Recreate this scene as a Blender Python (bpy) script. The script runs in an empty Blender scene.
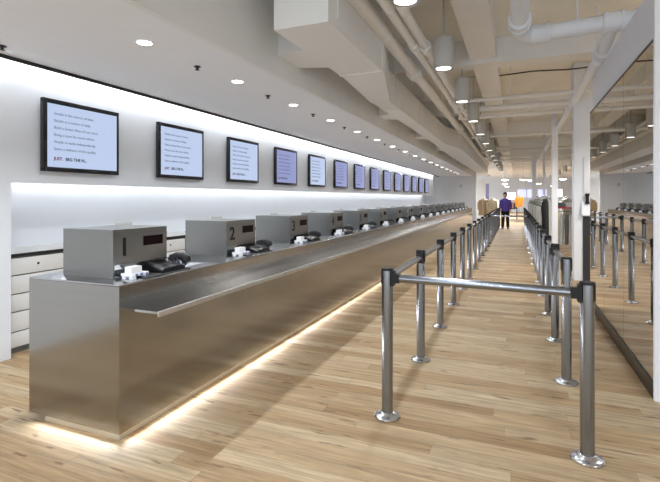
import bpy, bmesh, math, random
from mathutils import Vector, Matrix
random.seed(7)
PI = math.pi
S = bpy.context.scene
COL = S.collection

# ---------------------------------------------------------------- camera, world, exposure
cam_d = bpy.data.cameras.new('camera')
cam_d.sensor_width = 36.0
cam_d.lens = 454.73 / 660 * 36.0
cam_d.shift_y = (198.24 - 241) / 660
cam_d.clip_start = 0.05
cam_d.clip_end = 200
cam = bpy.data.objects.new('camera', cam_d)
cam.location = (0, 0, 1.47)
cam.rotation_euler = (PI / 2, 0, 0.3891)
COL.objects.link(cam)
S.camera = cam

W = bpy.data.worlds.new('world'); S.world = W
W.use_nodes = True
W.node_tree.nodes['Background'].inputs[0].default_value = (0.84, 0.92, 1.0, 1)
W.node_tree.nodes['Background'].inputs[1].default_value = 2.0

VS = S.view_settings
VS.view_transform = 'Standard'; VS.look = 'None'; VS.gamma = 1.0
VS.exposure = 0.34
VS.use_curve_mapping = False

P_DOWN = 42.0      # soffit downlights, watts
P_PEND = 56.0     # pendant cylinders
P_COVE = 9.5       # slot light over the screens, per segment
P_NICHE = 7.0     # strip light over the back worktop, per segment
P_TOE = 4.2        # strip light under the counter, per segment
P_STORE = 45.0    # lamps of the shop floor behind

# ---------------------------------------------------------------- materials
def newmat(name):
    m = bpy.data.materials.new(name); m.use_nodes = True
    nt = m.node_tree
    return m, nt, nt.nodes['Principled BSDF']

def N(nt, kind, **kw):
    n = nt.nodes.new(kind)
    for k, v in kw.items(): setattr(n, k, v)
    return n

def plain(name, col, rough=0.5, metal=0.0, spec=0.5, var=0.04, scale=6.0, bump=0.0):
    m, nt, b = newmat(name)
    b.inputs['Roughness'].default_value = rough
    b.inputs['Metallic'].default_value = metal
    b.inputs['Specular IOR Level'].default_value = spec
    tc = N(nt, 'ShaderNodeTexCoord'); nz = N(nt, 'ShaderNodeTexNoise')
    nz.inputs['Scale'].default_value = scale; nz.inputs['Detail'].default_value = 4
    nt.links.new(tc.outputs['Object'], nz.inputs['Vector'])
    mr = N(nt, 'ShaderNodeMapRange')
    mr.inputs['To Min'].default_value = 1 - var; mr.inputs['To Max'].default_value = 1 + var
    nt.links.new(nz.outputs['Fac'], mr.inputs['Value'])
    hs = N(nt, 'ShaderNodeHueSaturation')
    hs.inputs['Color'].default_value = (*col, 1)
    nt.links.new(mr.outputs['Result'], hs.inputs['Value'])
    nt.links.new(hs.outputs['Color'], b.inputs['Base Color'])
    if bump:
        bp = N(nt, 'ShaderNodeBump'); bp.inputs['Strength'].default_value = bump
        bp.inputs['Distance'].default_value = 0.01
        nt.links.new(nz.outputs['Fac'], bp.inputs['Height'])
        nt.links.new(bp.outputs['Normal'], b.inputs['Normal'])
    return m

def emit(name, col, strength, base=None):
    m, nt, b = newmat(name)
    b.inputs['Base Color'].default_value = (*(base or col), 1)
    b.inputs['Emission Color'].default_value = (*col, 1)
    b.inputs['Emission Strength'].default_value = strength
    b.inputs['Roughness'].default_value = 0.4
    return m

def brushed(name, col, rough, stretch, aniso=0.0, tangent=None, amp=0.06):
    m, nt, b = newmat(name)
    b.inputs['Metallic'].default_value = 1.0
    tc = N(nt, 'ShaderNodeTexCoord'); mp = N(nt, 'ShaderNodeMapping')
    mp.inputs['Scale'].default_value = stretch
    nz = N(nt, 'ShaderNodeTexNoise'); nz.inputs['Scale'].default_value = 1.0
    nz.inputs['Detail'].default_value = 5
    nt.links.new(tc.outputs['Object'], mp.inputs['Vector'])
    nt.links.new(mp.outputs['Vector'], nz.inputs['Vector'])
    mr = N(nt, 'ShaderNodeMapRange')
    mr.inputs['To Min'].default_value = 1 - amp; mr.inputs['To Max'].default_value = 1 + amp
    nt.links.new(nz.outputs['Fac'], mr.inputs['Value'])
    hs = N(nt, 'ShaderNodeHueSaturation'); hs.inputs['Color'].default_value = (*col, 1)
    nt.links.new(mr.outputs['Result'], hs.inputs['Value'])
    nt.links.new(hs.outputs['Color'], b.inputs['Base Color'])
    mr2 = N(nt, 'ShaderNodeMapRange')
    mr2.inputs['To Min'].default_value = rough * 0.95; mr2.inputs['To Max'].default_value = rough * 1.05
    nt.links.new(nz.outputs['Fac'], mr2.inputs['Value'])
    nt.links.new(mr2.outputs['Result'], b.inputs['Roughness'])
    if aniso:
        b.inputs['Anisotropic'].default_value = aniso
        cx = N(nt, 'ShaderNodeCombineXYZ')
        for i in range(3): cx.inputs[i].default_value = tangent[i]
        nt.links.new(cx.outputs['Vector'], b.inputs['Tangent'])
    return m

def wood_floor():
    m, nt, b = newmat('oak_planks')
    L = nt.links.new
    geo = N(nt, 'ShaderNodeNewGeometry'); sp = N(nt, 'ShaderNodeSeparateXYZ')
    L(geo.outputs['Position'], sp.inputs[0])
    def math_(op, a, c=None, d=None):
        n = N(nt, 'ShaderNodeMath', operation=op)
        for i, v in enumerate((a, c, d)):
            if v is None: continue
            if isinstance(v, (int, float)): n.inputs[i].default_value = v
            else: L(v, n.inputs[i])
        return n.outputs[0]
    PW, PL = 0.125, 1.55
    ry = math_('DIVIDE', sp.outputs['Y'], PW)
    row = math_('FLOOR', ry)
    wn = N(nt, 'ShaderNodeTexWhiteNoise', noise_dimensions='1D'); L(row, wn.inputs['W'])
    off = math_('MULTIPLY', wn.outputs['Value'], 7.3)
    rx = math_('ADD', math_('DIVIDE', sp.outputs['X'], PL), off)
    colm = math_('FLOOR', rx)
    cv = N(nt, 'ShaderNodeCombineXYZ'); L(row, cv.inputs[0]); L(colm, cv.inputs[1])
    w2 = N(nt, 'ShaderNodeTexWhiteNoise', noise_dimensions='2D'); L(cv.outputs[0], w2.inputs['Vector'])
    # grain
    gv = N(nt, 'ShaderNodeCombineXYZ')
    L(math_('MULTIPLY', sp.outputs['X'], 2.2), gv.inputs[0])
    L(math_('MULTIPLY', sp.outputs['Y'], 38.0), gv.inputs[1])
    L(math_('MULTIPLY', w2.outputs['Value'], 40.0), gv.inputs[2])
    gn = N(nt, 'ShaderNodeTexNoise'); gn.inputs['Scale'].default_value = 1.0
    gn.inputs['Detail'].default_value = 6; gn.inputs['Roughness'].default_value = 0.62
    gn.inputs['Distortion'].default_value = 0.6
    L(gv.outputs[0], gn.inputs['Vector'])
    # knots and streaks
    kv = N(nt, 'ShaderNodeCombineXYZ')
    L(math_('MULTIPLY', sp.outputs['X'], 4.2), kv.inputs[0])
    L(math_('MULTIPLY', sp.outputs['Y'], 24.0), kv.inputs[1])
    L(math_('MULTIPLY', w2.outputs['Value'], 90.0), kv.inputs[2])
    kn = N(nt, 'ShaderNodeTexNoise'); kn.inputs['Scale'].default_value = 1.0
    kn.inputs['Detail'].default_value = 3
    L(kv.outputs[0], kn.inputs['Vector'])
    kr = N(nt, 'ShaderNodeMapRange', interpolation_type='SMOOTHSTEP')
    kr.inputs['From Min'].default_value = 0.60; kr.inputs['From Max'].default_value = 0.72
    L(kn.outputs['Fac'], kr.inputs['Value'])
    ramp = N(nt, 'ShaderNodeValToRGB')
    e = ramp.color_ramp.elements
    e[0].position = 0.0; e[0].color = (0.34, 0.214, 0.105, 1)
    e[1].position = 1.0; e[1].color = (0.525, 0.402, 0.255, 1)
    x = ramp.color_ramp.elements.new(0.5); x.color = (0.45, 0.315, 0.175, 1)
    L(w2.outputs['Value'], ramp.inputs[0])
    g1 = N(nt, 'ShaderNodeMapRange')
    g1.inputs['From Min'].default_value = 0.25; g1.inputs['From Max'].default_value = 0.75
    g1.inputs['To Min'].default_value = 0.5; g1.inputs['To Max'].default_value = 1.25
    L(gn.outputs['Fac'], g1.inputs['Value'])
    hs = N(nt, 'ShaderNodeHueSaturation'); L(ramp.outputs[0], hs.inputs['Color']); L(g1.outputs[0], hs.inputs['Value'])
    mx = N(nt, 'ShaderNodeMix', data_type='RGBA')
    L(math_('MULTIPLY', kr.outputs[0], 0.8), mx.inputs['Factor']); L(hs.outputs[0], mx.inputs['A'])
    mx.inputs['B'].default_value = (0.13, 0.075, 0.038, 1)
    # joints
    fy = math_('FRACT', ry); fx = math_('FRACT', rx)
    jy = math_('LESS_THAN', fy, 0.022); jx = math_('LESS_THAN', fx, 0.0022)
    j = math_('MAXIMUM', jy, jx)
    mj = N(nt, 'ShaderNodeMix', data_type='RGBA')
    L(math_('MULTIPLY', j, 0.45), mj.inputs['Factor']); L(mx.outputs['Result'], mj.inputs['A'])
    mj.inputs['B'].default_value = (0.13, 0.075, 0.04, 1)
    L(mj.outputs['Result'], b.inputs['Base Color'])
    rr = N(nt, 'ShaderNodeMapRange'); rr.inputs['To Min'].default_value = 0.45; rr.inputs['To Max'].default_value = 0.6
    L(gn.outputs['Fac'], rr.inputs['Value']); L(rr.outputs[0], b.inputs['Roughness'])
    bp = N(nt, 'ShaderNodeBump'); bp.inputs['Strength'].default_value = 0.15; bp.inputs['Distance'].default_value = 0.003
    L(math_('SUBTRACT', gn.outputs['Fac'], j), bp.inputs['Height']); L(bp.outputs[0], b.inputs['Normal'])
    b.inputs['Specular IOR Level'].default_value = 0.3
    return m

M = {}
M['floor'] = wood_floor()
M['white_wall'] = plain('white_paint', (0.78, 0.81, 0.86), 0.6, var=0.015)
M['soffit'] = plain('soffit_paint', (0.86, 0.88, 0.92), 0.7, var=0.015)
M['cream'] = plain('cream_ceiling_paint', (0.82, 0.825, 0.82), 0.7, var=0.06, scale=2.5, bump=0.1)
M['deck'] = plain('cream_deck_paint', (0.82, 0.805, 0.75), 0.85, var=0.10, scale=1.6, bump=0.3)
M['duct'] = plain('duct_paint', (0.82, 0.83, 0.83), 0.55, var=0.04, scale=2.0)
M['pipe'] = plain('pipe_paint', (0.82, 0.83, 0.83), 0.5, var=0.04)
M['drain'] = plain('drain_pipe_paint', (0.80, 0.84, 0.91), 0.45, var=0.03)
M['lav'] = plain('partition_paint', (0.77, 0.79, 0.87), 0.6, var=0.015)
M['steel'] = brushed('brushed_steel_panel', (0.38, 0.375, 0.36), 0.18, (0.6, 0.6, 90.0), 0.35, (0.707, 0.707, 0))
M['steel_top'] = brushed('brushed_steel_top', (0.50, 0.51, 0.53), 0.13, (60, 0.6, 1))
M['hood'] = brushed('brushed_steel_hood', (0.29, 0.295, 0.29), 0.34, (1.5, 1.5, 60.0), 0.0, amp=0.03)
M['lip'] = brushed('satin_steel_lip', (0.62, 0.61, 0.59), 0.45, (60, 0.6, 60))
M['post'] = brushed('brushed_steel_tube', (0.29, 0.315, 0.355), 0.22, (90, 90, 1.0), amp=0.05)
M['chrome'] = brushed('polished_steel', (0.55, 0.56, 0.58), 0.24, (8, 8, 8), amp=0.03)
M['black'] = plain('black_plastic', (0.010, 0.010, 0.012), 0.4, spec=0.3)
M['black_matte'] = plain('black_rubber', (0.015, 0.015, 0.016), 0.6)
M['dark'] = plain('dark_metal', (0.05, 0.045, 0.04), 0.3, metal=0.6)
M['white_lam'] = plain('white_laminate', (0.74, 0.74, 0.73), 0.4, var=0.01)
M['white_plastic'] = plain('white_plastic', (0.82, 0.83, 0.86), 0.35)
M['blue'] = plain('blue_print', (0.12, 0.18, 0.42), 0.4)
M['grey'] = plain('grey_paint', (0.50, 0.50, 0.49), 0.5)
M['carcass'] = plain('dark_grey_carcass', (0.16, 0.16, 0.16), 0.6)
M['plinth'] = plain('tan_metal_plinth', (0.52, 0.45, 0.34), 0.45)
M['bezel'] = plain('black_gloss_bezel', (0.014, 0.014, 0.018), 0.12, var=0.0)
M['led_red'] = plain('dark_red_display', (0.008, 0.0015, 0.002), 0.6, spec=0.1)
M['text'] = plain('screen_text_ink', (0.20, 0.23, 0.34), 0.5)
M['bold'] = plain('screen_bold_ink', (0.03, 0.03, 0.09), 0.5)
M['redtext'] = plain('screen_red_ink', (0.30, 0.03, 0.06), 0.5)
M['lamp_white'] = emit('lit_lens_white', (1.0, 0.98, 0.94), 9.0)
M['lamp_pend'] = emit('lit_pendant_lens', (1.0, 0.97, 0.92), 2.5)
M['strip'] = emit('lit_strip_warm', (1.0, 0.94, 0.84), 0.5)
M['strip_cool'] = emit('lit_strip_cool', (0.95, 0.98, 1.0), 6.0)
M['screen'] = emit('lit_screen_blue', (0.58, 0.70, 0.96), 0.68, (0.02, 0.02, 0.025))
M['screen_dim'] = emit('lit_screen_violet', (0.44, 0.50, 0.92), 0.50, (0.02, 0.02, 0.025))
M['sign'] = emit('lit_sign_white', (0.95, 0.98, 1.0), 2.0)
M['bluesign'] = emit('lit_sign_blue', (0.45, 0.50, 0.85), 0.8)
def mirror():
    m, nt, b = newmat('mirror_glass')
    b.inputs['Metallic'].default_value = 1; b.inputs['Roughness'].default_value = 0.0
    b.inputs['Base Color'].default_value = (0.68, 0.67, 0.65, 1)
    return m
M['mirror'] = mirror()
def cloth(name, col): return plain(name, col, 0.9, spec=0.2, var=0.15, scale=14, bump=0.3)
M['c_beige'] = cloth('beige_cloth', (0.55, 0.47, 0.34)); M['c_tan'] = cloth('tan_cloth', (0.42, 0.30, 0.17))
M['c_white'] = cloth('white_cloth', (0.72, 0.71, 0.68)); M['c_grey'] = cloth('grey_cloth', (0.50, 0.51, 0.50))
M['c_dgrey'] = cloth('dark_grey_cloth', (0.12, 0.12, 0.13)); M['c_black'] = cloth('black_cloth', (0.018, 0.02, 0.018))
M['c_olive'] = cloth('olive_grey_cloth', (0.26, 0.26, 0.22)); M['c_purple'] = cloth('purple_cloth', (0.10, 0.07, 0.32))
M['c_orange'] = cloth('orange_cloth', (0.52, 0.16, 0.02)); M['c_red'] = cloth('red_cloth', (0.45, 0.03, 0.05))
M['c_navy'] = cloth('navy_cloth', (0.03, 0.035, 0.08)); M['c_banner'] = cloth('violet_banner_cloth', (0.36, 0.36, 0.68))
M['skin'] = plain('skin', (0.55, 0.34, 0.24), 0.5); M['hair'] = plain('dark_hair', (0.02, 0.014, 0.01), 0.6)

# ---------------------------------------------------------------- mesh helpers
class MB:
    def __init__(s): s.v = []; s.f = []
    def add(s, vs, fs):
        o = len(s.v); s.v += [tuple(v) for v in vs]; s.f += [tuple(i + o for i in f) for f in fs]; return s
    def box(s, a, b, bev=0.0, seg=2):
        x0, y0, z0 = a; x1, y1, z1 = b
        if bev <= 0:
            vs = [(x0,y0,z0),(x1,y0,z0),(x1,y1,z0),(x0,y1,z0),(x0,y0,z1),(x1,y0,z1),(x1,y1,z1),(x0,y1,z1)]
            return s.add(vs, [(3,2,1,0),(4,5,6,7),(0,1,5,4),(1,2,6,5),(2,3,7,6),(3,0,4,7)])
        bm = bmesh.new(); bmesh.ops.create_cube(bm, size=1)
        for v in bm.verts:
            v.co = Vector(((x0+x1)/2 + v.co.x*(x1-x0), (y0+y1)/2 + v.co.y*(y1-y0), (z0+z1)/2 + v.co.z*(z1-z0)))
        bmesh.ops.bevel(bm, geom=bm.edges[:], offset=bev, segments=seg, affect='EDGES', profile=0.5)
        bm.verts.index_update()
        s.add([v.co.copy() for v in bm.verts], [[v.index for v in f.verts] for f in bm.faces]); bm.free(); return s
    def loft(s, rings, cap=True):
        n = len(rings[0]); vs = [p for r in rings for p in r]; fs = []
        for i in range(len(rings)-1):
            for k in range(n):
                a = i*n+k; b2 = i*n+(k+1) % n
                fs.append((a, b2, b2+n, a+n))
        if cap:
            fs.append(tuple(range(n-1, -1, -1))); fs.append(tuple((len(rings)-1)*n + k for k in range(n)))
        return s.add(vs, fs)
    def lathe(s, prof, n=24, c=(0,0,0)):
        if prof[0][0] > 0.0011 or prof[-1][0] > 0.0011: prof = list(prof) + [prof[0]]      # closed ring, open in the middle
        return s.loft([[(c[0]+r*math.cos(2*PI*k/n), c[1]+r*math.sin(2*PI*k/n), c[2]+z) for k in range(n)] for r, z in prof], cap=False)
    def tube(s, pts, r, n=12, cap=True):
        pts = [Vector(p) for p in pts]; rings = []
        for i, p in enumerate(pts):
            if i == 0: d = pts[1]-p
            elif i == len(pts)-1: d = p-pts[i-1]
            else: d = (pts[i+1]-p).normalized() + (p-pts[i-1]).normalized()
            d.normalize()
            up = Vector((0,0,1)) if abs(d.z) < 0.95 else Vector((1,0,0))
            u = d.cross(up).normalized(); w = u.cross(d).normalized()
            rr = r[i] if isinstance(r, (list, tuple)) else r
            rings.append([p + u*rr*math.cos(2*PI*k/n) + w*rr*math.sin(2*PI*k/n) for k in range(n)])
        return s.loft(rings, cap)
    def build(s, name, mat, parent=None, smooth=True):
        me = bpy.data.meshes.new(name); me.from_pydata([tuple(v) for v in s.v], [], s.f); me.update()
        bm = bmesh.new(); bm.from_mesh(me); bmesh.ops.recalc_face_normals(bm, faces=bm.faces[:]); bm.to_mesh(me); bm.free()
        if smooth:
            me.polygons.foreach_set('use_smooth', [True]*len(me.polygons)); me.set_sharp_from_angle(angle=math.radians(35))
        me.materials.append(mat)
        o = bpy.data.objects.new(name, me); COL.objects.link(o)
        if parent is not None: o.parent = parent
        return o

def box(name, a, b, mat, parent=None, bev=0.0): return MB().box(a, b, bev).build(name, mat, parent)
def tag(o, label, cat, group=None):
    o['label'] = label; o['category'] = cat
    if group: o['group'] = group
    return o
def thing(name, label, cat, loc=(0,0,0), group=None, rz=0.0):
    o = bpy.data.objects.new(name, None); o.empty_display_size = 0.1
    COL.objects.link(o); o.location = loc; o.rotation_euler.z = rz
    return tag(o, label, cat, group)
def struct(name, a, b, mat, bev=0.0):
    o = box(name, a, b, mat, bev=bev); o['kind'] = 'structure'; return o
def copy_tree(o, parent=None):
    c = o.copy(); COL.objects.link(c)
    if parent is not None: c.parent = parent
    for ch in list(o.children): copy_tree(ch, c)
    return c
def area(name, loc, rot, sx, sy, power, col, parent=None, shape='RECTANGLE', spread=PI):
    d = bpy.data.lights.new(name, 'AREA'); d.shape = shape; d.size = sx
    if shape == 'RECTANGLE': d.size_y = sy
    d.energy = power; d.color = col; d.spread = spread
    o = bpy.data.objects.new(name, d); COL.objects.link(o); o.location = loc; o.rotation_euler = rot
    if parent is not None: o.parent = parent
    return o
def spot(name, loc, power, col, ang, blend, rad, parent=None):
    d = bpy.data.lights.new(name, 'SPOT'); d.energy = power; d.color = col
    d.spot_size = math.radians(ang); d.spot_blend = blend; d.shadow_soft_size = rad
    o = bpy.data.objects.new(name, d); COL.objects.link(o); o.location = loc
    if parent is not None: o.parent = parent
    return o
ORD = ['nearest','second','third','fourth','fifth','sixth','seventh','eighth','ninth','tenth','eleventh','twelfth','thirteenth',
       'fourteenth','fifteenth','sixteenth','seventeenth','eighteenth','nineteenth','twentieth','twenty-first','twenty-second',
       'twenty-third','twenty-fourth','twenty-fifth','twenty-sixth','twenty-seventh','twenty-eighth','twenty-ninth','thirtieth',
       'thirty-first','thirty-second','thirty-third','thirty-fourth','thirty-fifth','thirty-sixth','thirty-seventh','thirty-eighth']

def text_mesh(body, size, mat, name, parent, depth=0.0008, bold=0.0):
    cu = bpy.data.curves.new(name, 'FONT'); cu.body = body; cu.size = size; cu.extrude = depth; cu.offset = bold
    cu.resolution_u = 2
    tmp = bpy.data.objects.new(name, cu); COL.objects.link(tmp)
    dg = bpy.context.evaluated_depsgraph_get(); dg.update()
    me = bpy.data.meshes.new_from_object(tmp.evaluated_get(dg))
    bpy.data.objects.remove(tmp)
    me.materials.clear(); me.materials.append(mat)
    o = bpy.data.objects.new(name, me); COL.objects.link(o)
    if parent is not None: o.parent = parent
    return o

# ---------------------------------------------------------------- setting
YB, YE, YF = -4.5, 27.0, 52.0        # behind the camera, end wall of the till hall, far wall of the shop
ZS, ZD = 2.735, 3.9                  # soffit, deck
XL, XN, XF = -4.29, -4.95, -2.28     # wall face, niche back, soffit edge
struct('floor', (-8, YB, -0.1), (12, YF, 0), M['floor'])
struct('ceiling', (-8, YB, ZD), (12, YF, ZD+0.1), M['deck'])
struct('wall_left', (-5.2, YB, 0), (XL, 2.75, 2.80), M['white_wall'])
struct('wall_niche', (-5.2, 2.75, 0), (XN, YE, 2.72), M['white_wall'])
struct('wall_screens', (XN, 2.75, 1.8), (XL, 25.6, 2.80), M['white_wall'])
struct('trim_23', (XL-0.06, 2.75, 1.615), (XL, 25.6, 1.7995), M['white_wall'])
struct('wall_end', (-5.2, YE, 0), (-2.12, YE+0.15, ZD), M['white_wall'])
struct('ceiling_soffit', (-4.165, YB, ZS), (XF-0.051, YE, ZS+0.05), M['soffit'])
struct('wall_fascia', (XF-0.05, YB, ZS), (XF, YE, ZD), M['cream'])
struct('trim_1', (-4.18, YB, ZS-0.034), (-4.165, YE, ZS+0.09), M['black_matte'])
struct('trim_2', (-5.2, YB, 2.83), (-4.165, YE, 2.86), M['soffit'])
struct('wall_far', (-8, YF, 0), (12, YF+0.15, ZD), M['white_wall'])
struct('wall_right', (12, YB, 0), (12.15, YF, ZD), M['white_wall'])
# concrete beams
for k in range(13):
    y = -1.1 + 4.2*k
    struct('trim_%d' % (3+k), (XF, y, 3.52), (12, y+0.32, ZD), M['cream'])
struct('trim_20', (-0.66, YB, 3.6), (-0.28, YF, ZD), M['cream'])
struct('trim_21', (3.3, YB, 3.6), (3.68, YF, ZD), M['cream'])
# mirror partition
PY0, PY1 = 3.97, 7.12
struct('wall_partition', (0.965, PY0, 0), (1.22, PY1, 3.1), M['lav'])
struct('baseboard_right', (0.925, PY0, 0), (0.965, PY1, 0.12), M['dark'])
struct('trim_22', (0.925, PY0-0.035, 0), (1.22, PY0, 3.1), M['white_wall'])
for k in range(3):
    y0 = PY0 + k*1.05
    o = box('mirror_panel', (0.934, y0+0.002, 0.125), (0.962, y0+1.047, 2.627), M['mirror'])
    tag(o, ('tall frameless mirror panel nearest the camera, beside the white partition edge',
            'middle one of the three tall mirror panels on the partition',
            'tall mirror panel farthest along the partition, next to the white column')[k], 'mirror', 'mirror panels on the partition')
box('mirror_trim', (0.93, PY0, 2.629), (0.964, PY1, 2.645), M['dark'])
tag(bpy.data.objects['mirror_trim'], 'thin dark metal strip along the top edge of the mirrors', 'trim')

# slot light over the screens, strip over the back worktop
for k in range(12):
    y = -0.6 + 2.3*k
    t = thing('cove_light', 'slim white cove light in the ceiling slot above the screens, %s from the near end' % ORD[k], 'light', (-4.205, y, 2.80), 'cove lights above the screens')
    MB().box((-0.012, -1.1, 0.0), (0.012, 1.1, 0.025)).build('housing', M['grey'], t)
    area('cove_lamp', (-0.002, 0, -0.004), (0, 0.35, 0), 0.03, 2.2, P_COVE, (0.93, 0.97, 1.0), t)
for k in range(10):
    y = 3.95 + 2.3*k
    t = thing('strip_light', 'slim strip light under the screen wall, %s from the near end' % ORD[k], 'light', (-4.80, y, 1.799), 'strip lights over the back worktop')
    MB().box((-0.02, -1.14, -0.02), (0.02, 1.14, 0.0)).build('housing', M['white_plastic'], t)
    area('strip_lamp', (0, 0, -0.023), (0, 0.5, 0), 0.03, 2.25, P_NICHE, (0.97, 0.99, 1.0), t)

# ---------------------------------------------------------------- soffit downlights and sprinklers
def downlight():
    t = thing('downlight', '', 'downlight')
    MB().lathe([(0.058, -0.002), (0.075, -0.005), (0.078, 0.0), (0.058, 0.003)], 24).build('trim_ring', M['white_plastic'], t)
    MB().lathe([(0.001, -0.003), (0.057, -0.003), (0.057, 0.001), (0.001, 0.001)], 24).build('lens', M['lamp_white'], t)
    spot('downlight_lamp', (0, 0, -0.03), P_DOWN, (0.92, 0.96, 1.0), 130, 0.5, 0.05, t)
    return t
d0 = downlight()
for k in range(19):
    o = d0 if k == 0 else copy_tree(d0)
    o.location = (-2.80, 0.18 + 1.335*k, ZS)
    o['label'] = 'round recessed downlight in the white soffit, %s along the row' % ORD[k]; o['group'] = 'downlights in the soffit'
def sprinkler():
    t = thing('ceiling_sprinkler', '', 'sprinkler')
    MB().lathe([(0.001, 0.0), (0.03, 0.0), (0.034, -0.008), (0.014, -0.012), (0.010, -0.03), (0.022, -0.033), (0.022, -0.037), (0.001, -0.037)], 14).build('sprinkler_head', M['black'], t)
    return t
s0 = sprinkler()
for k in range(16):
    o = s0 if k == 0 else copy_tree(s0)
    o.location = (-2.83, 3.55 + 1.34*k, ZS)
    o['label'] = 'small dark sprinkler between two soffit downlights, %s from the near end' % ORD[k]; o['group'] = 'sprinklers in the soffit'

# ---------------------------------------------------------------- back cabinets
XC = -4.377
MB0 = copy_tree(s0); MB0.location = (-3.95, 2.46, ZS); MB0['label'] = 'small dark sprinkler near the screen wall at the near end'
del MB0['group']
def cabinet(w=0.62):
    t = thing('drawer_cabinet', '', 'cabinet')
    MB().box((XN+0.005-XC, 0, 0.05), (-0.02, w-0.004, 0.915)).box((XN+0.005-XC, 0.0, 0.001), (-0.03, w-0.004, 0.05)).build('carcass', M['carcass'], t)
    zs = [0.055, 0.205, 0.393, 0.562, 0.739, 0.905]
    for i in range(5):
        d = MB().box((-0.019, 0.012, zs[i]+0.006), (0.0, w-0.016, zs[i+1]-0.006), 0.002).build('drawer', M['white_lam'], t)
        if i == 4:
            bm = MB(); bm.tube([(0.0, w*0.5, 0.83), (0.006, w*0.5, 0.83)], 0.011, 14); bm.build('lock', M['black'], d)
    return t
c0 = cabinet(); kk = 0; y = 2.757
for g in range(9):
    for j in range(4):
        if y + 0.62 > 26.9: break
        o = c0 if kk == 0 else copy_tree(c0)
        o.location = (XC, y, 0)
        o['label'] = 'white five-drawer cabinet under the back worktop, %s from the near end' % ORD[min(kk, 37)]; o['group'] = 'cabinets under the back worktop'
        kk += 1; y += 0.62
    y += 0.22
t = thing('back_worktop', 'long grey worktop with dark edge running along the wall above the cabinets', 'worktop', (0, 0, 0))
MB().box((XN+0.002, 2.755, 0.92), (XC+0.006, YE-0.01, 0.945)).build('worktop_slab', M['grey'], t)
MB().box((XC+0.006, 2.755, 0.918), (XC+0.010, YE-0.01, 0.946)).build('edge_band', M['dark'], t)

# ---------------------------------------------------------------- wall screens
LINES = ['Simple is the source of time.', 'Simple is a notion of daily.', 'Build a better flow of our store.', 'Bring a tune for more advice.',
         'Simple is made independently.', 'Spare a defence of the quality.']
def screen(mat):
    t = thing('wall_screen', '', 'screen')         # local: y along the wall, x out of the wall
    w, h = 0.905, 0.715
    bz = 0.045
    MB().box((0.0, -w/2+0.03, -h/2+0.03), (0.04, w/2-0.03, h/2-0.03)).build('back_housing', M['black'], t)
    f = MB()
    f.box((0.02, -w/2, -h/2), (0.065, -w/2+bz, h/2), 0.004); f.box((0.02, w/2-bz*0.6, -h/2), (0.065, w/2, h/2), 0.004)
    f.box((0.02, -w/2, h/2-bz), (0.065, w/2, h/2), 0.004); f.box((0.02, -w/2, -h/2), (0.065, w/2, -h/2+bz), 0.004)
    f.build('bezel', M['bezel'], t)
    p = MB().box((0.035, -w/2+bz*0.7, -h/2+bz*0.7), (0.058, w/2-bz*0.5, h/2-bz*0.7)).build('display', mat, t)
    for i, s in enumerate(LINES):
        o = text_mesh(s, 0.040, M['text'], 'text_line', p)
        o.rotation_euler = (PI/2, 0, PI/2); o.location = (0.0592, -w/2+0.115, h/2-0.15-i*0.07)
    o = text_mesh('JUST.', 0.044, M['redtext'], 'text_line', p, bold=0.0012); o.rotation_euler = (PI/2, 0, PI/2); o.location = (0.0592, -w/2+0.115, h/2-0.60)
    o = text_mesh('BEG THE N...', 0.044, M['bold'], 'text_line', p, bold=0.0012); o.rotation_euler = (PI/2, 0, PI/2); o.location = (0.0592, -w/2+0.24, h/2-0.60)
    return t
sa = screen(M['screen']); sb = screen(M['screen_dim'])
used = set()
for k in range(14):
    src = sb if k in (3, 5, 6, 7, 8, 9, 10, 11, 12, 13) else sa
    o = src if src not in used else copy_tree(src)
    used.add(src)
    o.location = (XL, 3.462 + 1.53*k, 2.092)
    o['label'] = ('lit blue screen with lines of small text, %s from the near end of the wall' if src is sa else 'violet-blue lit screen on the upper wall, %s from the near end') % ORD[k]
    o['group'] = 'screens along the upper wall'

# ---------------------------------------------------------------- service counter
CX0, CX1, CY0, CY1, CZ = -2.99, -2.194, 2.034, 25.3, 0.95
t = thing('service_counter', 'long brushed steel service counter with projecting front ledge and lit base', 'counter', (0, 0, 0))
MB().box((CX0, CY0, 0.055), (CX1, CY1, CZ-0.012)).build('counter_body', M['steel'], t)
MB().box((CX0, CY0, CZ-0.0115), (CX1+0.001, CY1, CZ), 0.002).build('counter_top', M['steel_top'], t)
MB().box((CX0+0.1, CY0+0.037, 0.0), (CX1-0.037, CY1-0.05, 0.0545)).build('plinth', M['plinth'], t)
led = MB()
led.box((CX1-0.036, CY0+0.04, 0.049), (CX1-0.014, CY1-0.04, 0.0545)); led.box((CX0+0.12, CY0+0.014, 0.049), (CX1-0.04, CY0+0.036, 0.0545))
led.build('light_strip', M['strip'], t)
for k in range(10):
    area('toe_lamp', (CX1-0.012, CY0+0.015+1.15+2.3*k, 0.047), (0, -PI*0.47, 0), 0.014, 2.25, P_TOE, (0.96, 0.97, 1.0), t, spread=2.55)
area("toe_lamp", ((CX0+CX1)/2+0.04, CY0+0.012, 0.047), (-PI*0.47, 0, 0), 0.70, 0.014, P_TOE*0.24, (0.96, 0.97, 1.0), t, spread=2.55)
lg = MB().box((CX1, 2.094, 0.785), (CX1+0.235, CY1-0.3, 0.80)).build('front_ledge', M['steel_top'], t)
MB().box((CX1+0.2355, 2.094, 0.768), (CX1+0.247, CY1-0.3, 0.801), 0.002).build('lip', M['lip'], lg)
lg['label'] = 'narrow steel ledge along the counter front'

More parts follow.
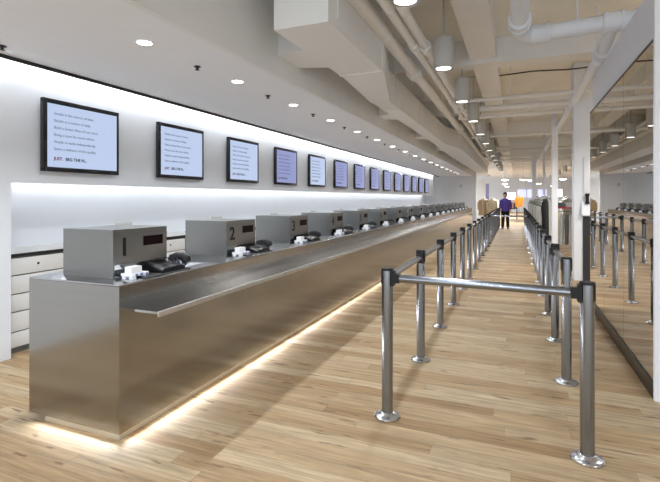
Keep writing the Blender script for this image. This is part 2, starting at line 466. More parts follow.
# ---------------------------------------------------------------- till stations
HX0, HX1, HW, HZ0, HZ1 = -2.86, -2.404, 0.486, CZ, 1.264
def hood_base():
    t = thing('till_hood', '', 'till hood')
    d = HX1-HX0; h = HZ1-HZ0
    MB().box((0, 0, 0), (d, 0.012, h)).build('side_panel', M['hood'], t)
    MB().box((0, HW-0.012, 0), (d, HW, h)).build('side_panel', M['hood'], t)
    MB().box((0, 0.0125, h-0.012), (d, HW-0.0125, h)).build('top_panel', M['hood'], t)
    MB().box((d-0.012, 0.0125, 0.085), (d, HW-0.0125, h-0.0125)).build('front_panel', M['hood'], t)
    dp = MB()
    dp.box((d+0.0005, 0.258, 0.191), (d+0.004, 0.442, 0.257)).build('price_display', M['led_red'], t)
    return t
def numeral(t, n):
    o = text_mesh(str(n), 0.165, M['black'], 'numeral', t, depth=0.0012, bold=0.004)
    o.rotation_euler = (PI/2, 0, PI/2); o.location = (HX1-HX0+0.001, 0.05 if n < 10 else 0.035, 0.142)
def monitor():
    t = thing('till_monitor', '', 'monitor')
    MB().box((-0.07, -0.1, 0), (0.07, 0.1, 0.012), 0.004).build('base', M['grey'], t)
    MB().box((-0.012, -0.03, 0.0125), (0.012, 0.03, 0.19)).build('neck', M['grey'], t)
    MB().box((-0.03, -0.08, 0.12), (-0.0125, 0.08, 0.325), 0.004).build('monitor_panel', M['grey'], t)
    return t
def terminal():
    t = thing('payment_terminal', '', 'payment terminal'); t.scale = (1.2, 1.35, 1.25)     # local y along the counter, x to the customer
    MB().box((-0.24, -0.24, 0.0), (0.13, 0.08, 0.004), 0.001).build('mat', M['black_matte'], t)
    b = MB()
    b.loft([[(-0.10, y, 0.005), (0.10, y, 0.005), (0.10, y, 0.028+dz), (0.04, y, 0.045+dz), (-0.06, y, 0.06+dz), (-0.10, y, 0.05+dz)] for y, dz in ((-0.10, -0.012), (-0.085, 0.0), (0.0, 0.004), (0.06, 0.0), (0.075, -0.012))])
    b.build('terminal_body', M['black'], t)
    for i in range(3):
        MB().box((-0.03+i*0.035, -0.06, 0.062-i*0.011), (-0.003+i*0.035, 0.03, 0.064-i*0.011)).build('key_row', M['dark'], t)
    hs = MB(); hs.tube([(-0.03, 0.085, 0.03), (-0.02, 0.10, 0.055), (0.0, 0.115, 0.066), (0.03, 0.125, 0.066), (0.055, 0.13, 0.05), (0.065, 0.132, 0.03)], [0.022, 0.028, 0.026, 0.024, 0.03, 0.024], 12)
    hs.build('handset', M['black'], t)
    pts = [(0.03 + 0.026*math.cos(a), 0.10 + 0.010*a/2 - 0.06, 0.03 + 0.024*math.sin(a)) for a in [i*0.5 for i in range(40)]]
    MB().tube(pts, 0.005, 6).build('coiled_cord', M['black_matte'], t)
    cardp = MB().box((-0.05, -0.03, 0.067), (0.02, 0.035, 0.071)).build('screen_glass', M['bezel'], t)
    return t
def card_stand():
    t = thing('card_stand', '', 'card stand')
    MB().box((-0.05, -0.065, 0.018), (0.05, 0.075, 0.036), 0.002).box((-0.045, -0.06, 0.0), (-0.015, -0.03, 0.018)).box((-0.045, 0.04, 0.0), (0.045, 0.07, 0.018)).box((0.015, -0.06, 0.0), (0.045, -0.03, 0.018)).build('stand_base', M['white_plastic'], t)
    MB().box((-0.028, -0.055, 0.0365), (0.03, 0.035, 0.078), 0.003).build('card_box', M['white_plastic'], t)
    bl = MB(); bl.box((0.0502, 0.0, 0.02), (0.0515, 0.022, 0.034)); bl.box((0.0502, 0.05, 0.004), (0.0515, 0.066, 0.03)); bl.box((0.0502, -0.04, 0.02), (0.0515, -0.02, 0.034))
    bl.build('printed_marks', M['blue'], t)
    return t
h0, m0, t0, k0 = hood_base(), monitor(), terminal(), card_stand()
PITCH = 1.2375
NS = 18
hoods = [h0] + [copy_tree(h0) for _ in range(NS-1)]
for k in range(NS):
    y = 2.18 + PITCH*k
    hd = hoods[k]; hd.location = (HX0, y, HZ0); numeral(hd, k+1)
    hd['label'] = 'brushed steel till hood on the counter bearing the number %d' % (k+1); hd['group'] = 'till hoods on the counter'
    for src, nm, loc, lab, grp in ((m0, 'm', (-2.925, y+0.60, CZ), 'grey till monitor standing behind the steel hood numbered %d', 'monitors behind the till hoods'),
                              (t0, 't', (-2.37, y+0.405, CZ), 'black payment terminal with coiled cord in front of hood number %d', 'payment terminals on the counter'),
                              (k0, 'k', (-2.31, y+0.085, CZ), 'small white card stand with blue marks in front of hood number %d', 'card stands on the counter')):
        o = src if k == 0 else copy_tree(src)
        o.location = loc; o['label'] = lab % (k+1); o['group'] = grp

# ---------------------------------------------------------------- queue posts and rails
def post():
    t = thing('queue_post', '', 'post')
    MB().lathe([(0.001, 0.0), (0.086, 0.0), (0.088, 0.003), (0.088, 0.008), (0.084, 0.013), (0.074, 0.017), (0.062, 0.021), (0.052, 0.027), (0.046, 0.033), (0.040, 0.036), (0.001, 0.036)], 36).build('base_flange', M['chrome'], t)
    MB().lathe([(0.001, 0.0365), (0.0375, 0.0365), (0.0375, 0.985), (0.001, 0.985)], 28).build('tube', M['post'], t)
    MB().lathe([(0.001, 0.9855), (0.040, 0.9855), (0.041, 0.992), (0.038, 1.0), (0.001, 1.001)], 28).build('cap', M['black'], t)
    for s in (0, PI):
        aa = [s + math.radians(d) for d in (-38, -24, -8, 8, 24, 38)]
        MB().loft([[(0.038*math.cos(a), 0.038*math.sin(a), z) for a in aa] + [(0.0425*math.cos(a), 0.0425*math.sin(a), z) for a in reversed(aa)] for z in (0.895, 0.985)]).build('side_clip', M['black'], t)
    return t
def bracket(t, dx, dy):
    # black clip hugging the tube on the side the rail leaves from
    px, py = -dy, dx
    m = MB()
    def P(u, v, z): return (dx*u + px*v, dy*u + py*v, z)
    for (u0, u1, v, z0, z1) in ((0.030, 0.050, 0.030, 0.885, 0.984), (0.050, 0.085, 0.027, 0.905, 0.965)):
        c = [P(u0,-v,z0), P(u1,-v,z0), P(u1,v,z0), P(u0,v,z0), P(u0,-v,z1), P(u1,-v,z1), P(u1,v,z1), P(u0,v,z1)]
        m.add(c, [(3,2,1,0),(4,5,6,7),(0,1,5,4),(1,2,6,5),(2,3,7,6),(3,0,4,7)])
    m.build('bracket', M['black'], t)
p0 = post()
DY, Y0, NP = 1.1558, 2.9834, 20
rows = {'left': (-0.8054, Y0), 'right': (0.3687, Y0-0.068)}
first = True
allp = {}
RZ = 0.935
for side, (x, y0) in rows.items():
    for k in range(NP):
        o = p0 if first else copy_tree(p0); first = False
        o.location = (x, y0+DY*k, 0)
        o['label'] = 'steel queue post with black cap, %s from the near end of the %s row' % (ORD[k], side)
        o['group'] = 'queue posts, %s row' % side
        allp[side, k] = o
for (side, k), o in allp.items():
    if side == 'left' or k > 0:
        if k < NP-1: bracket(o, 0, 1)
        if k > (0 if side == 'left' else 1): bracket(o, 0, -1)
bracket(allp['left', 0], 1, 0); bracket(allp['right', 0], -1, 0.0)
rail_m = None
for side, (x, y0) in rows.items():
    for k in range(NP-1):
        if side == 'right' and k == 0: continue
        ln = DY - 2*0.0855
        if rail_m is None:
            o = MB().tube([(0, 0, 0), (0, ln, 0)], 0.026, 18).build('queue_rail', M['post']); rail_m = o
        else:
            o = rail_m.copy(); COL.objects.link(o)
        o.location = (x, y0+DY*k+0.0855, RZ)
        tag(o, 'round steel rail of the %s queue row between the %s and %s posts' % (side, ORD[k], ORD[k+1]), 'rail', 'rails along the %s queue row' % side)
a = Vector((-0.8054+0.0855, Y0, RZ)); b = Vector((0.3687-0.0855, Y0-0.068, RZ))
tag(MB().tube([a, b], 0.026, 18).build('queue_rail', M['post']), 'steel crossbar closing the near end of the queue lane', 'rail')
yk = Y0 + DY*10
bracket(allp['right', 10], -1, 0); bracket(allp['left', 10], 1, 0)
tag(MB().tube([(-0.8054+0.0855, yk, RZ), (0.3687-0.0855, yk-0.068, RZ)], 0.026, 18).build('queue_rail', M['post']), 'steel crossbar spanning the queue lane far down the aisle', 'rail')

# ---------------------------------------------------------------- pendant cylinder lamps
def pendant():
    t = thing('pendant_lamp', '', 'pendant lamp')
    MB().lathe([(0.107, 0.02), (0.111, 0.0), (0.115, 0.0), (0.115, 0.36), (0.10, 0.372), (0.012, 0.372), (0.012, 0.365), (0.098, 0.365), (0.107, 0.355)], 32).build('shade', M['grey'], t)
    MB().lathe([(0.106, 0.004), (0.106, 0.03), (0.09, 0.03), (0.09, 0.008), (0.104, 0.003)], 32).build('reflector', M['chrome'], t)
    MB().lathe([(0.001, 0.008), (0.088, 0.008), (0.088, 0.011), (0.001, 0.011)], 24).build('lens', M['lamp_pend'], t)
    MB().tube([(0, 0, 0.37), (0, 0, ZD-3.0)], 0.011, 10).build('stem', M['grey'], t)
    MB().lathe([(0.001, ZD-3.03), (0.06, ZD-3.03), (0.06, ZD-3.0), (0.001, ZD-3.0)], 16).build('canopy', M['cream'], t)
    spot('pendant_light', (0, 0, -0.012), P_PEND, (0.90, 0.95, 1.0), 150, 0.4, 0.08, t)
    return t
q0 = pendant()
for k in range(16):
    o = q0 if k == 0 else copy_tree(q0)
    o.location = (-0.80, -2.5 + 2.0*k, 3.0)
    o['label'] = 'grey cylinder pendant lamp above the queue lane, %s along its row' % ORD[k]; o['group'] = 'pendant lamps above the queue'
for k in range(12):
    o = copy_tree(q0); o.location = (2.6, -2.5 + 4.0*k, 3.0)
    o['label'] = 'grey cylinder pendant lamp beyond the mirror partition, %s along its row' % ORD[k]; o['group'] = 'pendant lamps beyond the partition'

# ---------------------------------------------------------------- ducts
t = thing('air_duct', 'large cream rectangular air duct with open square end beside the soffit', 'duct', (0, 0, 0))
def rect(x0, x1, y, z0, z1): return [(x0, y, z0), (x1, y, z0), (x1, y, z1), (x0, y, z1)]
MB().loft([rect(-1.91, -1.41, 3.40, 2.90, 3.46), rect(-1.90, -1.40, 5.05, 2.90, 3.46), rect(-2.0, -1.72, 6.5, 2.885, 3.40)]).build('wide_section', M['duct'], t)
MB().loft([rect(-2.0, -1.74, 6.505, 2.90, 3.36), rect(-2.0, -1.74, 12.2, 2.90, 3.36), rect(-2.02, -1.45, 13.4, 2.86, 3.36), rect(-2.02, -1.45, 26.5, 2.86, 3.36)]).build('narrow_section', M['duct'], t)
for y0, y1 in ((4.15, 4.62), (7.85, 8.25), (10.95, 11.3), (14.0, 14.35), (17.0, 17.35), (20.0, 20.35), (23.0, 23.35)):
    xd = -1.905 if y0 < 5 else -2.005 if y0 < 12 else -2.025
    MB().loft([[(XF, y0, 2.94), (XF, y1, 2.94), (XF, y1, 3.25), (XF, y0, 3.25)], [(xd, y0-0.12, 2.94), (xd, y1+0.12, 2.94), (xd, y1+0.12, 3.25), (xd, y0-0.12, 3.25)]]).build('side_branch', M['duct'], t)
for y in (4.95, 7.2, 8.8, 10.0, 11.2):
    x0, x1, z1 = (-1.915, -1.395, 3.465) if y < 5 else (-2.006, -1.734, 3.366)
    MB().box((x0, y, 2.893), (x1, y+0.03, z1)).build('joint_flange', M['duct'], t)
for y in (3.6, 5.0, 6.9, 9.3, 12.9, 15.5, 18.6, 23.0):
    for x in ((-1.91, -1.405) if y < 5.5 else (-2.005, -1.735) if y < 12.5 else (-2.02, -1.45)):
        MB().box((x-0.004, y, 3.0), (x+0.004, y+0.045, ZD)).build('hanger_strap', M['duct'], t)

# ---------------------------------------------------------------- pipes
def pipe(label, pts, r, joints=(), rods=(), cat='pipe', rodz=ZD, jr=1.3, jl=0.10, pm='pipe'):
    t = thing('ceiling_pipe', label, cat, (0, 0, 0))
    MB().tube(pts, r, 18).build('pipe_run', M[pm], t)
    for p, d in joints:
        j = MB(); p = Vector(p); d = Vector(d)
        j.tube([p-d*jl, p-d*jl*0.9, p+d*jl*0.9, p+d*jl], [r*jr*0.96, r*jr, r*jr, r*jr*0.96], 18)
        for sgn in (-1, 1): j.tube([p+d*sgn*jl*0.75-d*0.014, p+d*sgn*jl*0.75+d*0.014], r*jr*1.12, 18)
        j.build('coupling', M[pm], t)
    for p in rods:
        h = MB(); p = Vector(p); h.tube([p, (p.x, p.y, rodz)], 0.008, 8); h.tube([p - Vector((0, 0.012, 0)), p + Vector((0, 0.012, 0))], r*1.12, 18)
        h.build('hanger', M[pm], t)
    return t
Y1 = (0, 1, 0); X1 = (1, 0, 0)
pipe('thick cream ceiling pipe running beside the air duct', [(-1.33, YB, 3.3), (-1.44, 26, 3.3)], 0.075,
     [((-1.37, 3.55, 3.3), Y1), ((-1.375, 6.6, 3.3), Y1), ((-1.395, 12.5, 3.3), Y1)], [(-1.36, 4.9, 3.3), (-1.385, 9.4, 3.3), (-1.40, 14, 3.3)])
pipe('slim cream ceiling pipe, left one of the close pair beside the pendants', [(-1.14, YB, 3.3), (-1.14, 24, 3.3)], 0.048,
     [((-1.14, 5.45, 3.3), Y1), ((-1.14, 8.9, 3.3), Y1)], [(-1.14, 4.3, 3.3), (-1.14, 7.0, 3.3), (-1.14, 11, 3.3), (-1.14, 15, 3.3)], jr=1.2)
pipe('slim cream ceiling pipe, right one of the close pair beside the pendants', [(-1.02, YB, 3.31), (-1.02, 22, 3.31)], 0.048,
     [((-1.02, 5.6, 3.31), Y1), ((-1.02, 9.1, 3.31), Y1)], [(-1.02, 4.4, 3.31), (-1.02, 7.1, 3.31), (-1.02, 11.1, 3.31), (-1.02, 15.1, 3.31)], jr=1.35)
pipe('thick white drain pipe overhead coming forward to an elbow', [(0.03, YB, 3.3), (0.03, 5.25, 3.3), (0.035, 5.42, 3.3), (0.08, 5.53, 3.3), (0.17, 5.57, 3.3), (0.9, 5.48, 3.3), (3.2, 5.2, 3.3), (11.9, 4.2, 3.3)], 0.085,
     [((0.03, 5.1, 3.3), Y1), ((0.25, 5.56, 3.3), X1), ((0.93, 5.475, 3.3), X1), ((1.22, 5.44, 3.3), X1)], [(0.03, 3.9, 3.3), (0.6, 5.52, 3.3), (2.0, 5.35, 3.3)], jr=1.18, pm='drain')
pipe('white drain pipe branching off and running down the hall above the mirror partition', [(0.93, 5.49, 3.29), (0.935, 5.9, 3.22), (0.94, 6.3, 3.2), (0.97, 26, 3.2)], 0.065,
     [((0.937, 6.25, 3.203), Y1), ((0.94, 9.2, 3.2), Y1), ((0.95, 13, 3.2), Y1)], [(0.94, 6.6, 3.2), (0.94, 9.6, 3.2), (0.95, 13.6, 3.2)], jr=1.22, pm='drain')
for i, (yy, zz, r) in enumerate(((8.9, 3.30, 0.035), (9.7, 3.28, 0.05), (10.5, 3.25, 0.04), (13.6, 3.22, 0.04), (17.9, 3.2, 0.04), (21.3, 3.15, 0.05))):
    pipe('thin cream pipe crossing the hall under the ceiling, %s from the camera' % ORD[i], [(-1.2, yy, zz), (11.9, yy-0.5, zz)], r,
         [((0.3, yy-0.057, zz), X1)], [(-0.1, yy-0.04, zz), (2.0, yy-0.12, zz), (5.0, yy-0.23, zz)], jr=1.25)
for i, (yy, zz) in enumerate(((7.75, 3.62), (8.2, 3.5))):
    pts = [(-0.27 + 0.25*k, yy + 0.02*math.sin(k*2.1), zz + 0.05*abs(math.sin(k*0.45+i)) + 0.02*k*0.3) for k in range(16)]
    o = MB().tube(pts, 0.011, 8).build('electrical_cable', M['dark'])
    tag(o, ('dark cable sagging across the ceiling bay, the higher of two', 'dark cable sagging across the ceiling bay, the lower of two')[i], 'cable', 'cables in the ceiling bay')

# ---------------------------------------------------------------- columns and the wall phone
def column(x0, x1, y0, label, z1=ZD, wy=None):
    wy = wy or (x1-x0)
    return tag(box('support_column', (x0, y0, 0), (x1, y0+wy, z1), M['white_wall'], bev=0.004), label, 'column')
column(0.95, 1.28, 9.2, 'square white column standing just beyond the mirror partition', wy=0.3)
column(0.785, 0.915, 12.1, 'slim white column behind the queue posts, near the hanging trousers')
column(0.882, 0.962, 18.0, 'very thin white column far back by the dark coat', wy=0.1)
column(0.571, 0.738, 20.1, 'broad white column far down the hall over the grey coats')
t = thing('wall_phone', 'white wall phone box with black handset on the column beyond the mirrors', 'phone', (1.155, 9.199, 1.28))
MB().loft([[(-0.085, -0.004, z), (0.075, -0.004, z), (0.075, -d, z), (-0.085, -d, z)] for z, d in ((-0.12, 0.12), (-0.10, 0.13), (0.06, 0.06), (0.13, 0.03))]).build('phone_box', M['white_plastic'], t)
MB().tube([(0.0, -0.075, 0.10), (0.0, -0.085, 0.14), (0.0, -0.08, 0.22), (0.0, -0.07, 0.26)], [0.04, 0.028, 0.028, 0.042], 12).build('handset', M['black'], t)
tag(box('cable_cover', (1.095, 9.165, 0.0), (1.215, 9.199, 1.15), M['black_matte']), 'black vertical cable cover below the wall phone on the column', 'cable cover')
tag(box('cable_trunking', (1.10, 9.17, 1.56), (1.21, 9.199, 2.2), M['white_plastic'], bev=0.006), 'white vertical cable trunking above the wall phone on the column', 'cable cover')

# ---------------------------------------------------------------- clothes
def coat_mesh(w=0.46, h=0.95, d=0.14, seed=0):
    rnd = random.Random(seed); m = MB(); rings = []; n = 20
    prof = [(0.0, 0.10, 0.5), (-0.03, 0.16, 0.6), (-0.07, 0.34, 0.8), (-0.12, 0.46, 1.0), (-0.25, 0.47, 1.0), (-0.5, 0.48, 1.0), (-0.75, 0.50, 1.05), (-1.0, 0.53, 1.1)]
    for zf, wf, df in prof:
        ring = []
        for k in range(n):
            a = 2*PI*k/n; fold = 1 + 0.10*math.sin(a*5+seed)*min(1, -zf*2)
            ring.append((wf/0.46*w/2*math.cos(a), d/2*df*math.sin(a)*fold, zf*h))
        rings.append(ring)
    m.loft(rings)
    for s in (-1, 1):
        m.tube([(s*w*0.42, 0, -0.08*h), (s*w*0.53, 0.01, -0.2*h), (s*w*0.58, 0.0, -0.4*h), (s*w*0.58, -0.01, -0.66*h)], [d*0.42, d*0.45, d*0.38, d*0.30], 12)
    return m
def hanger_mesh():
    return MB().tube([(-0.14, 0, -0.04), (0, 0, 0.02), (0, 0, 0.05), (0.02, 0, 0.075), (0.0, 0, 0.095), (-0.018, 0, 0.085)], 0.005, 6)
protos = {}
def garment(kind, mat, label, group, loc, rz, w=0.46, h=0.95, d=0.14):
    key = (kind, mat, round(h, 2), w)
    if key not in protos:
        t = thing(kind, '', 'coat' if 'coat' in kind else 'garment')
        coat_mesh(w, h, d, len(protos)).build('cloth_body', M[mat], t); hanger_mesh().build('hanger', M['chrome'], t)
        protos[key] = t; o = t
    else: o = copy_tree(protos[key])
    o.location = loc; o.rotation_euler.z = rz
    o['label'] = label; o['group'] = group; return o
def rack(label, x, y0, y1, z):
    t = thing('clothes_rack', label, 'clothes rack', (x, y0, 0)); L_ = y1-y0
    MB().tube([(0, 0, z), (0, L_, z)], 0.014, 10).build('hanging_rail', M['chrome'], t)
    for yy in (0.02, L_-0.02):
        MB().tube([(0, yy, 0.02), (0, yy, z)], 0.014, 10).build('leg', M['chrome'], t)
        MB().box((-0.25, yy-0.02, 0.0), (0.25, yy+0.02, 0.02)).build('foot', M['chrome'], t)
    return t
# left: beige and white coats just past the end wall
for rx, nm, cols in ((-1.78, 'left', ['c_tan', 'c_beige', 'c_beige', 'c_tan', 'c_beige', 'c_white', 'c_beige', 'c_tan']),
                     (-1.30, 'right', ['c_beige', 'c_white', 'c_beige', 'c_white', 'c_white', 'c_beige', 'c_white', 'c_white'])):
    rack('chrome clothes rack with pale coats past the end wall, %s of two' % nm, rx, 27.4, 30.6, 1.52)
    for k, c in enumerate(cols):
        nm2 = {'c_tan': 'tan', 'c_beige': 'beige', 'c_white': 'off-white'}[c]
        garment('hanging_coat', c, '%s coat hanging on the %s pale-coat rack, %s from the front' % (nm2, nm, ORD[k]), 'pale coats past the end wall', (rx, 27.6+0.36*k, 1.43), 0.25)
# right: grey coats beside the queue, a long black one at the near end
rack('long chrome clothes rack of grey coats right of the queue', 0.73, 12.6, 23.4, 1.53)
t = thing('garment_stand', 'slim chrome garment stand holding the long black coat', 'garment stand', (0.60, 11.4, 0))
MB().tube([(0, 0, 0.012), (0, 0, 1.55)], 0.014, 10).build('pole', M['chrome'], t)
MB().tube([(0, -0.08, 1.55), (0, 0.08, 1.55)], 0.012, 10).build('arm', M['chrome'], t)
MB().lathe([(0.001, 0), (0.15, 0), (0.15, 0.012), (0.001, 0.016)], 20).build('base', M['chrome'], t)
garment('hanging_coat', 'c_black', 'long black coat hanging edge-on from a slim stand right of the queue', 'coats right of the queue', (0.60, 11.33, 1.46), 1.45, h=1.12, w=0.36)
gc = ['c_grey', 'c_beige', 'c_grey', 'c_olive', 'c_grey', 'c_beige', 'c_grey', 'c_dgrey', 'c_grey', 'c_olive', 'c_beige', 'c_grey', 'c_grey', 'c_dgrey', 'c_grey', 'c_olive', 'c_grey', 'c_grey', 'c_beige', 'c_grey', 'c_dgrey', 'c_grey', 'c_grey']
for k, c in enumerate(gc):
    nm2 = {'c_dgrey': 'dark grey', 'c_olive': 'olive grey', 'c_grey': 'grey', 'c_beige': 'beige'}[c]
    garment('hanging_coat', c, '%s coat on the long rack right of the queue, %s beyond the black coat' % (nm2, ORD[k]), 'coats right of the queue', (0.73, 12.8+0.46*k, 1.44), 0.12, w=0.34)
# trousers rack with a shelf of folded knits, seen behind the slim column
def trousers(mat, loc, label, seed):
    key = ('tr', mat)
    if key not in protos:
        t = thing('hanging_trousers', '', 'trousers'); m = MB()
        for s in (-1, 1):
            m.loft([[(s*0.085+rx*math.cos(2*PI*k/14), 0.05*math.sin(2*PI*k/14)*sc, z) for k in range(14)] for z, rx, sc in ((0, 0.09, 0.8), (-0.2, 0.095, 1), (-0.5, 0.08, 0.9), (-0.86, 0.075, 0.8))])
        m.build('trouser_legs', M[mat], t); hanger_mesh().build('hanger', M['chrome'], t); protos[key] = t; o = t
    else: o = copy_tree(protos[key])
    o.location = loc; o['label'] = label; o['group'] = 'trousers behind the slim column'
    return o
rack('dark rack of grey trousers behind the slim white column', 1.75, 14.3, 16.9, 1.16)
t = thing('display_shelf', 'dark shelf with red front edge above the grey trousers', 'shelf', (1.3, 14.6, 0))
MB().box((-0.35, 0, 1.18), (1.9, 0.45, 1.21)).build('shelf_board', M['dark'], t)
MB().box((-0.35, -0.012, 1.175), (1.9, -0.0005, 1.215)).build('shelf_edge', M['c_red'], t)
for xx in (-0.33, 1.88): MB().box((xx-0.02, 0.2, 0.0), (xx+0.02, 0.24, 1.18)).build('leg', M['dark'], t)
MB().tube([(-0.33, 0.22, 1.08), (1.88, 0.22, 1.08)], 0.014, 10).build('hanging_rail', M['chrome'], t)
for k in range(9):
    c = ['c_grey', 'c_grey', 'c_dgrey', 'c_grey', 'c_grey', 'c_grey', 'c_navy', 'c_grey', 'c_dgrey'][k]
    o = trousers(c, (1.08+0.135*k, 14.82, 0.99), '%s trousers hanging under the red-edged shelf, %s from the column' % ({'c_grey': 'grey', 'c_dgrey': 'dark grey', 'c_navy': 'navy'}[c], ORD[k]), k)
    o.rotation_euler.z = 1.35
for k in range(6):
    m = MB()
    for j in range(3): m.box((-0.14, -0.16, 0.045*j), (0.14, 0.16, 0.045*j+0.042), 0.015)
    o = m.build('folded_knit', M[['c_dgrey', 'c_grey', 'c_dgrey', 'c_navy', 'c_grey', 'c_dgrey'][k]]); o.location = (1.14+0.31*k, 14.82, 1.2105)
    tag(o, 'pile of folded dark knitwear on the red-edged shelf, %s from the column' % ORD[k], 'knitwear', 'folded knitwear on the shelf')

# ---------------------------------------------------------------- far shop floor
t = thing('banner_stand', 'tall violet banner hanging far behind the pale coats', 'banner', (-1.9, 34, 0))
MB().box((-0.11, -0.01, 1.3), (0.11, 0.01, 2.5), 0.004).build('banner_cloth', M['c_banner'], t)
MB().tube([(0, 0.03, 0), (0, 0.03, 2.5)], 0.015, 10).build('pole', M['chrome'], t)
MB().lathe([(0.001, 0), (0.16, 0), (0.16, 0.015), (0.001, 0.02)], 20, (0, 0.03, 0)).build('base', M['chrome'], t)
tag(box('display_wall', (-3.2, 33, 0), (-2.02, 33.2, 2.75), M['white_wall'], bev=0.005), 'freestanding white display wall behind the pale coats', 'display wall')
t = thing('lit_sign', 'white backlit sign board at the far end of the aisle', 'sign', (-0.49, 40, 0))
MB().box((-0.42, -0.04, 1.38), (0.42, 0.04, 1.94), 0.01).build('sign_face', M['sign'], t)
for s in (-0.35, 0.35): MB().box((s-0.02, -0.02, 0), (s+0.02, 0.02, 1.385)).build('leg', M['grey'], t)
for i, (x, c, z0) in enumerate(((0.45, 'bluesign', 1.55), (1.25, 'bluesign', 1.5), (2.1, 'bluesign', 1.6), (3.3, 'sign', 1.6))):
    t = thing('hanging_sign', ('pale blue lit sign nearest the aisle on the far shop floor', 'pale blue lit sign, middle of three on the far shop floor', 'pale blue lit sign farthest right on the far shop floor', 'white lit panel right of the pale blue signs on the far shop floor')[i], 'sign', (x, 44, 0))
    MB().box((-0.36, -0.03, z0), (0.36, 0.03, 2.25), 0.008).build('sign_face', M[c], t)
    for s in (-0.3, 0.3): MB().tube([(s, 0, 2.24), (s, 0, ZD)], 0.008, 8).build('suspension_rod', M['grey'], t)
t = thing('display_table', 'dark display table with folded clothes at the end of the aisle', 'table', (-0.38, 34, 0))
MB().box((-0.45, 0, 0.72), (0.45, 0.9, 0.77), 0.005).build('tabletop', M['dark'], t)
for sx in (-0.41, 0.41):
    for sy in (0.05, 0.85): MB().box((sx-0.03, sy-0.03, 0), (sx+0.03, sy+0.03, 0.72)).build('leg', M['dark'], t)
for i, (x, c, nm) in enumerate(((-0.30, 'c_navy', 'navy'), (0.0, 'c_red', 'red'), (0.30, 'c_dgrey', 'dark grey'))):
    m = MB()
    for j in range(7): m.box((-0.13, -0.15, 0.06*j), (0.13, 0.15, 0.06*j+0.056), 0.018)
    o = m.build('folded_knit', M[c]); o.location = (-0.38+x, 34.3, 0.7705)
    tag(o, 'tall pile of %s folded knitwear on the far display table' % nm, 'knitwear', 'folded piles on the far table')
rack('small chrome rack carrying orange jackets beside the far aisle', 0.14, 29.6, 31.2, 1.70)
for k in range(4):
    garment('hanging_jacket', ['c_orange', 'c_orange', 'c_white', 'c_orange'][k], '%s jacket on the small rack by the far aisle, %s from the front' % (['bright orange', 'bright orange', 'white', 'bright orange'][k], ORD[k]), 'jackets on the small far rack', (0.14, 29.8+0.3*k, 1.60), 0.1, w=0.36, h=0.66)
for i, (x, y) in enumerate(((1.5, 24), (2.6, 27), (1.2, 31), (3.2, 22))):
    rack('clothes rack deep in the shop right of the queue, %s in depth' % ORD[i], x, y, y+3, 1.55)
    for k in range(8):
        c = ['c_grey', 'c_navy', 'c_white', 'c_olive', 'c_dgrey', 'c_beige', 'c_white', 'c_grey'][(k+i*3) % 8]
        garment('hanging_coat', c, '%s coat on the %s deep shop rack, %s from the front' % ({'c_grey': 'grey', 'c_navy': 'navy', 'c_white': 'white', 'c_olive': 'olive grey', 'c_dgrey': 'dark grey', 'c_beige': 'beige'}[c], ORD[i], ORD[k]), 'coats deep in the shop', (x, y+0.25+0.35*k, 1.46), 0.1)
def dome(k, x, y):
    t = thing('dome_lamp', 'shallow white dome lamp over the shop floor, %s along the far ceiling' % ORD[k], 'lamp', (x, y, 2.55), 'dome lamps over the shop floor')
    MB().lathe([(0.22, 0.0), (0.20, 0.06), (0.10, 0.13), (0.03, 0.15), (0.010, 0.15), (0.010, 0.14), (0.09, 0.12), (0.19, 0.05), (0.21, 0.0)], 24).build('shade', M['white_plastic'], t)
    MB().lathe([(0.001, -0.06), (0.10, -0.05), (0.16, -0.025), (0.185, 0.005), (0.185, 0.02), (0.001, 0.02)], 24).build('lens', M['lamp_white'], t)
    MB().tube([(0, 0, 0.15), (0, 0, ZD-2.55)], 0.01, 8).build('stem', M['grey'], t)
    area('dome_light', (0, 0, -0.065), (0, 0, 0), 0.35, 0.35, P_STORE*(3 if y > 33 else 1), (1.0, 0.98, 0.95), t, 'DISK')
for k, (x, y) in enumerate(((-0.62, 28.5), (0.36, 28.5), (0.75, 29.5), (2.4, 28.5), (3.8, 24.0), (4.2, 18.0), (4.2, 12.0), (-0.8, 37), (1.5, 37), (4.5, 37), (-0.8, 45), (3.0, 45), (-3.6, 30), (-4.0, 38), (6.5, 8.0), (6.5, 2.0), (2.0, 7.2), (1.9, 10.4))): dome(k, x, y)  # last pair, hidden behind the partition, are added to brighten the white columns
t = thing('wall_light', 'small grey wall light on the white end wall', 'light', (-2.95, YE, 2.17))
MB().box((-0.05, -0.06, -0.08), (0.05, 0.0, 0.08), 0.01).build('light_housing', M['grey'], t)
spot('wall_lamp', (0, -0.3, 0.0), 0.4, (1, 1, 1), 120, 0.5, 0.05, t).rotation_euler = (0.3, 0, 0)

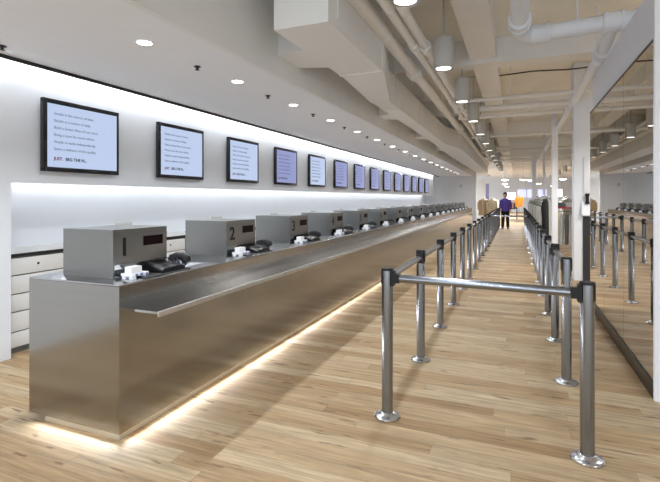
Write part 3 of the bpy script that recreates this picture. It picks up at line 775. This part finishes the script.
# ---------------------------------------------------------------- the person far down the aisle
def person(x, y):
    t = thing('person', 'person in a purple jacket and black trousers standing far down the aisle', 'person', (x, y, 0))
    V = [(0,0,0.92),(0,0,1.10),(0,-0.01,1.28),(0,0,1.39),(0,-0.01,1.49),(0,-0.025,1.575),
         (-0.16,0,1.355),(-0.23,-0.02,1.12),(-0.20,-0.14,0.95),(0.16,0,1.355),(0.23,0.01,1.12),(0.22,-0.08,0.90),
         (-0.09,0,0.86),(-0.10,-0.01,0.48),(-0.11,0.02,0.08),(-0.12,-0.12,0.035),(0.09,0,0.86),(0.10,-0.03,0.48),(0.12,0.0,0.08),(0.14,-0.14,0.035),(0,-0.02,1.645),(0,-0.01,1.70)]
    E_ = [(0,1),(1,2),(2,3),(3,4),(4,5),(3,6),(6,7),(7,8),(3,9),(9,10),(10,11),(0,12),(12,13),(13,14),(14,15),(0,16),(16,17),(17,18),(18,19),(5,20),(20,21)]
    R = [.13,.12,.13,.06,.055,.088,.045,.04,.03,.045,.04,.03,.09,.06,.045,.04,.09,.06,.045,.04,.098,.07]
    me = bpy.data.meshes.new('body'); me.from_pydata(V, E_, []); me.update()
    o = bpy.data.objects.new('body', me); COL.objects.link(o); o.parent = t
    sk = o.modifiers.new('skin', 'SKIN')
    for i, d in enumerate(me.skin_vertices[0].data if me.skin_vertices else []): d.radius = (R[i], R[i]*(1.0 if i in (4, 5, 20, 21) else 0.8))
    o.modifiers.new('sub', 'SUBSURF').levels = 1
    if not me.skin_vertices:
        pass
    me.materials.append(M['skin'])
    def shell(name, rings, mat):
        MB().loft([[(cx+rx*math.cos(2*PI*k/18), cy+ry*math.sin(2*PI*k/18), z) for k in range(18)] for cx, cy, z, rx, ry in rings]).build(name, M[mat], t)
    shell('jacket', [(0,0,.84,.19,.14),(0,0,1.0,.18,.135),(0,0,1.2,.20,.15),(0,0,1.34,.215,.14),(0,0,1.395,.205,.12),(0,0,1.435,.14,.09),(0,0,1.475,.072,.07)], 'c_purple')
    for s, pts in ((-1, [(-0.15,0,1.375),(-0.19,0,1.32),(-0.235,-0.02,1.12),(-0.203,-0.13,0.97)]), (1, [(0.15,0,1.375),(0.19,0,1.32),(0.235,0.01,1.12),(0.222,-0.07,0.93)])):
        MB().tube(pts, [0.06, 0.08, 0.065, 0.052], 14).build('sleeve', M['c_purple'], t)
    for s in (-1, 1):
        shell('trouser_leg', [(s*.12,0,.07,.065,.07),(s*.105,-.01,.48,.08,.085),(s*.09,0,.86,.105,.12)], 'c_black')
        MB().box((s*.12-.045,-.19,0),(s*.12+.045,.07,.075), .025).build('shoe', M['black'], t)
    hr = [[(rx*math.cos(2*PI*k/18), cy + ry*math.sin(2*PI*k/18), z) for k in range(18)] for cy, z, rx, ry in
          ((0.05, 1.53, .06, .04), (0.045, 1.57, .095, .07), (0.035, 1.63, .105, .09), (0.01, 1.675, .106, .108), (-0.01, 1.72, .092, .105), (-0.01, 1.76, .05, .06), (-0.01, 1.77, .015, .015))]
    MB().loft(hr).build('hair', M['hair'], t)
    for ex in (-0.032, 0.032):
        MB().box((ex-.012, -.116, 1.618), (ex+.012, -.094, 1.630), .004).build('eye', M['hair'], t)
    MB().box((-.022, -.112, 1.552), (.022, -.092, 1.561), .003).build('mouth', M['c_red'], t)
    for hx, hy, hz in ((-0.20,-0.15,0.93), (0.222,-0.085,0.875)):
        MB().tube([(hx,hy,hz+.03),(hx,hy-.02,hz-.02),(hx,hy-.03,hz-.07)], [.03,.04,.025], 10).build('hand', M['skin'], t)
person(-0.50, 23.6)
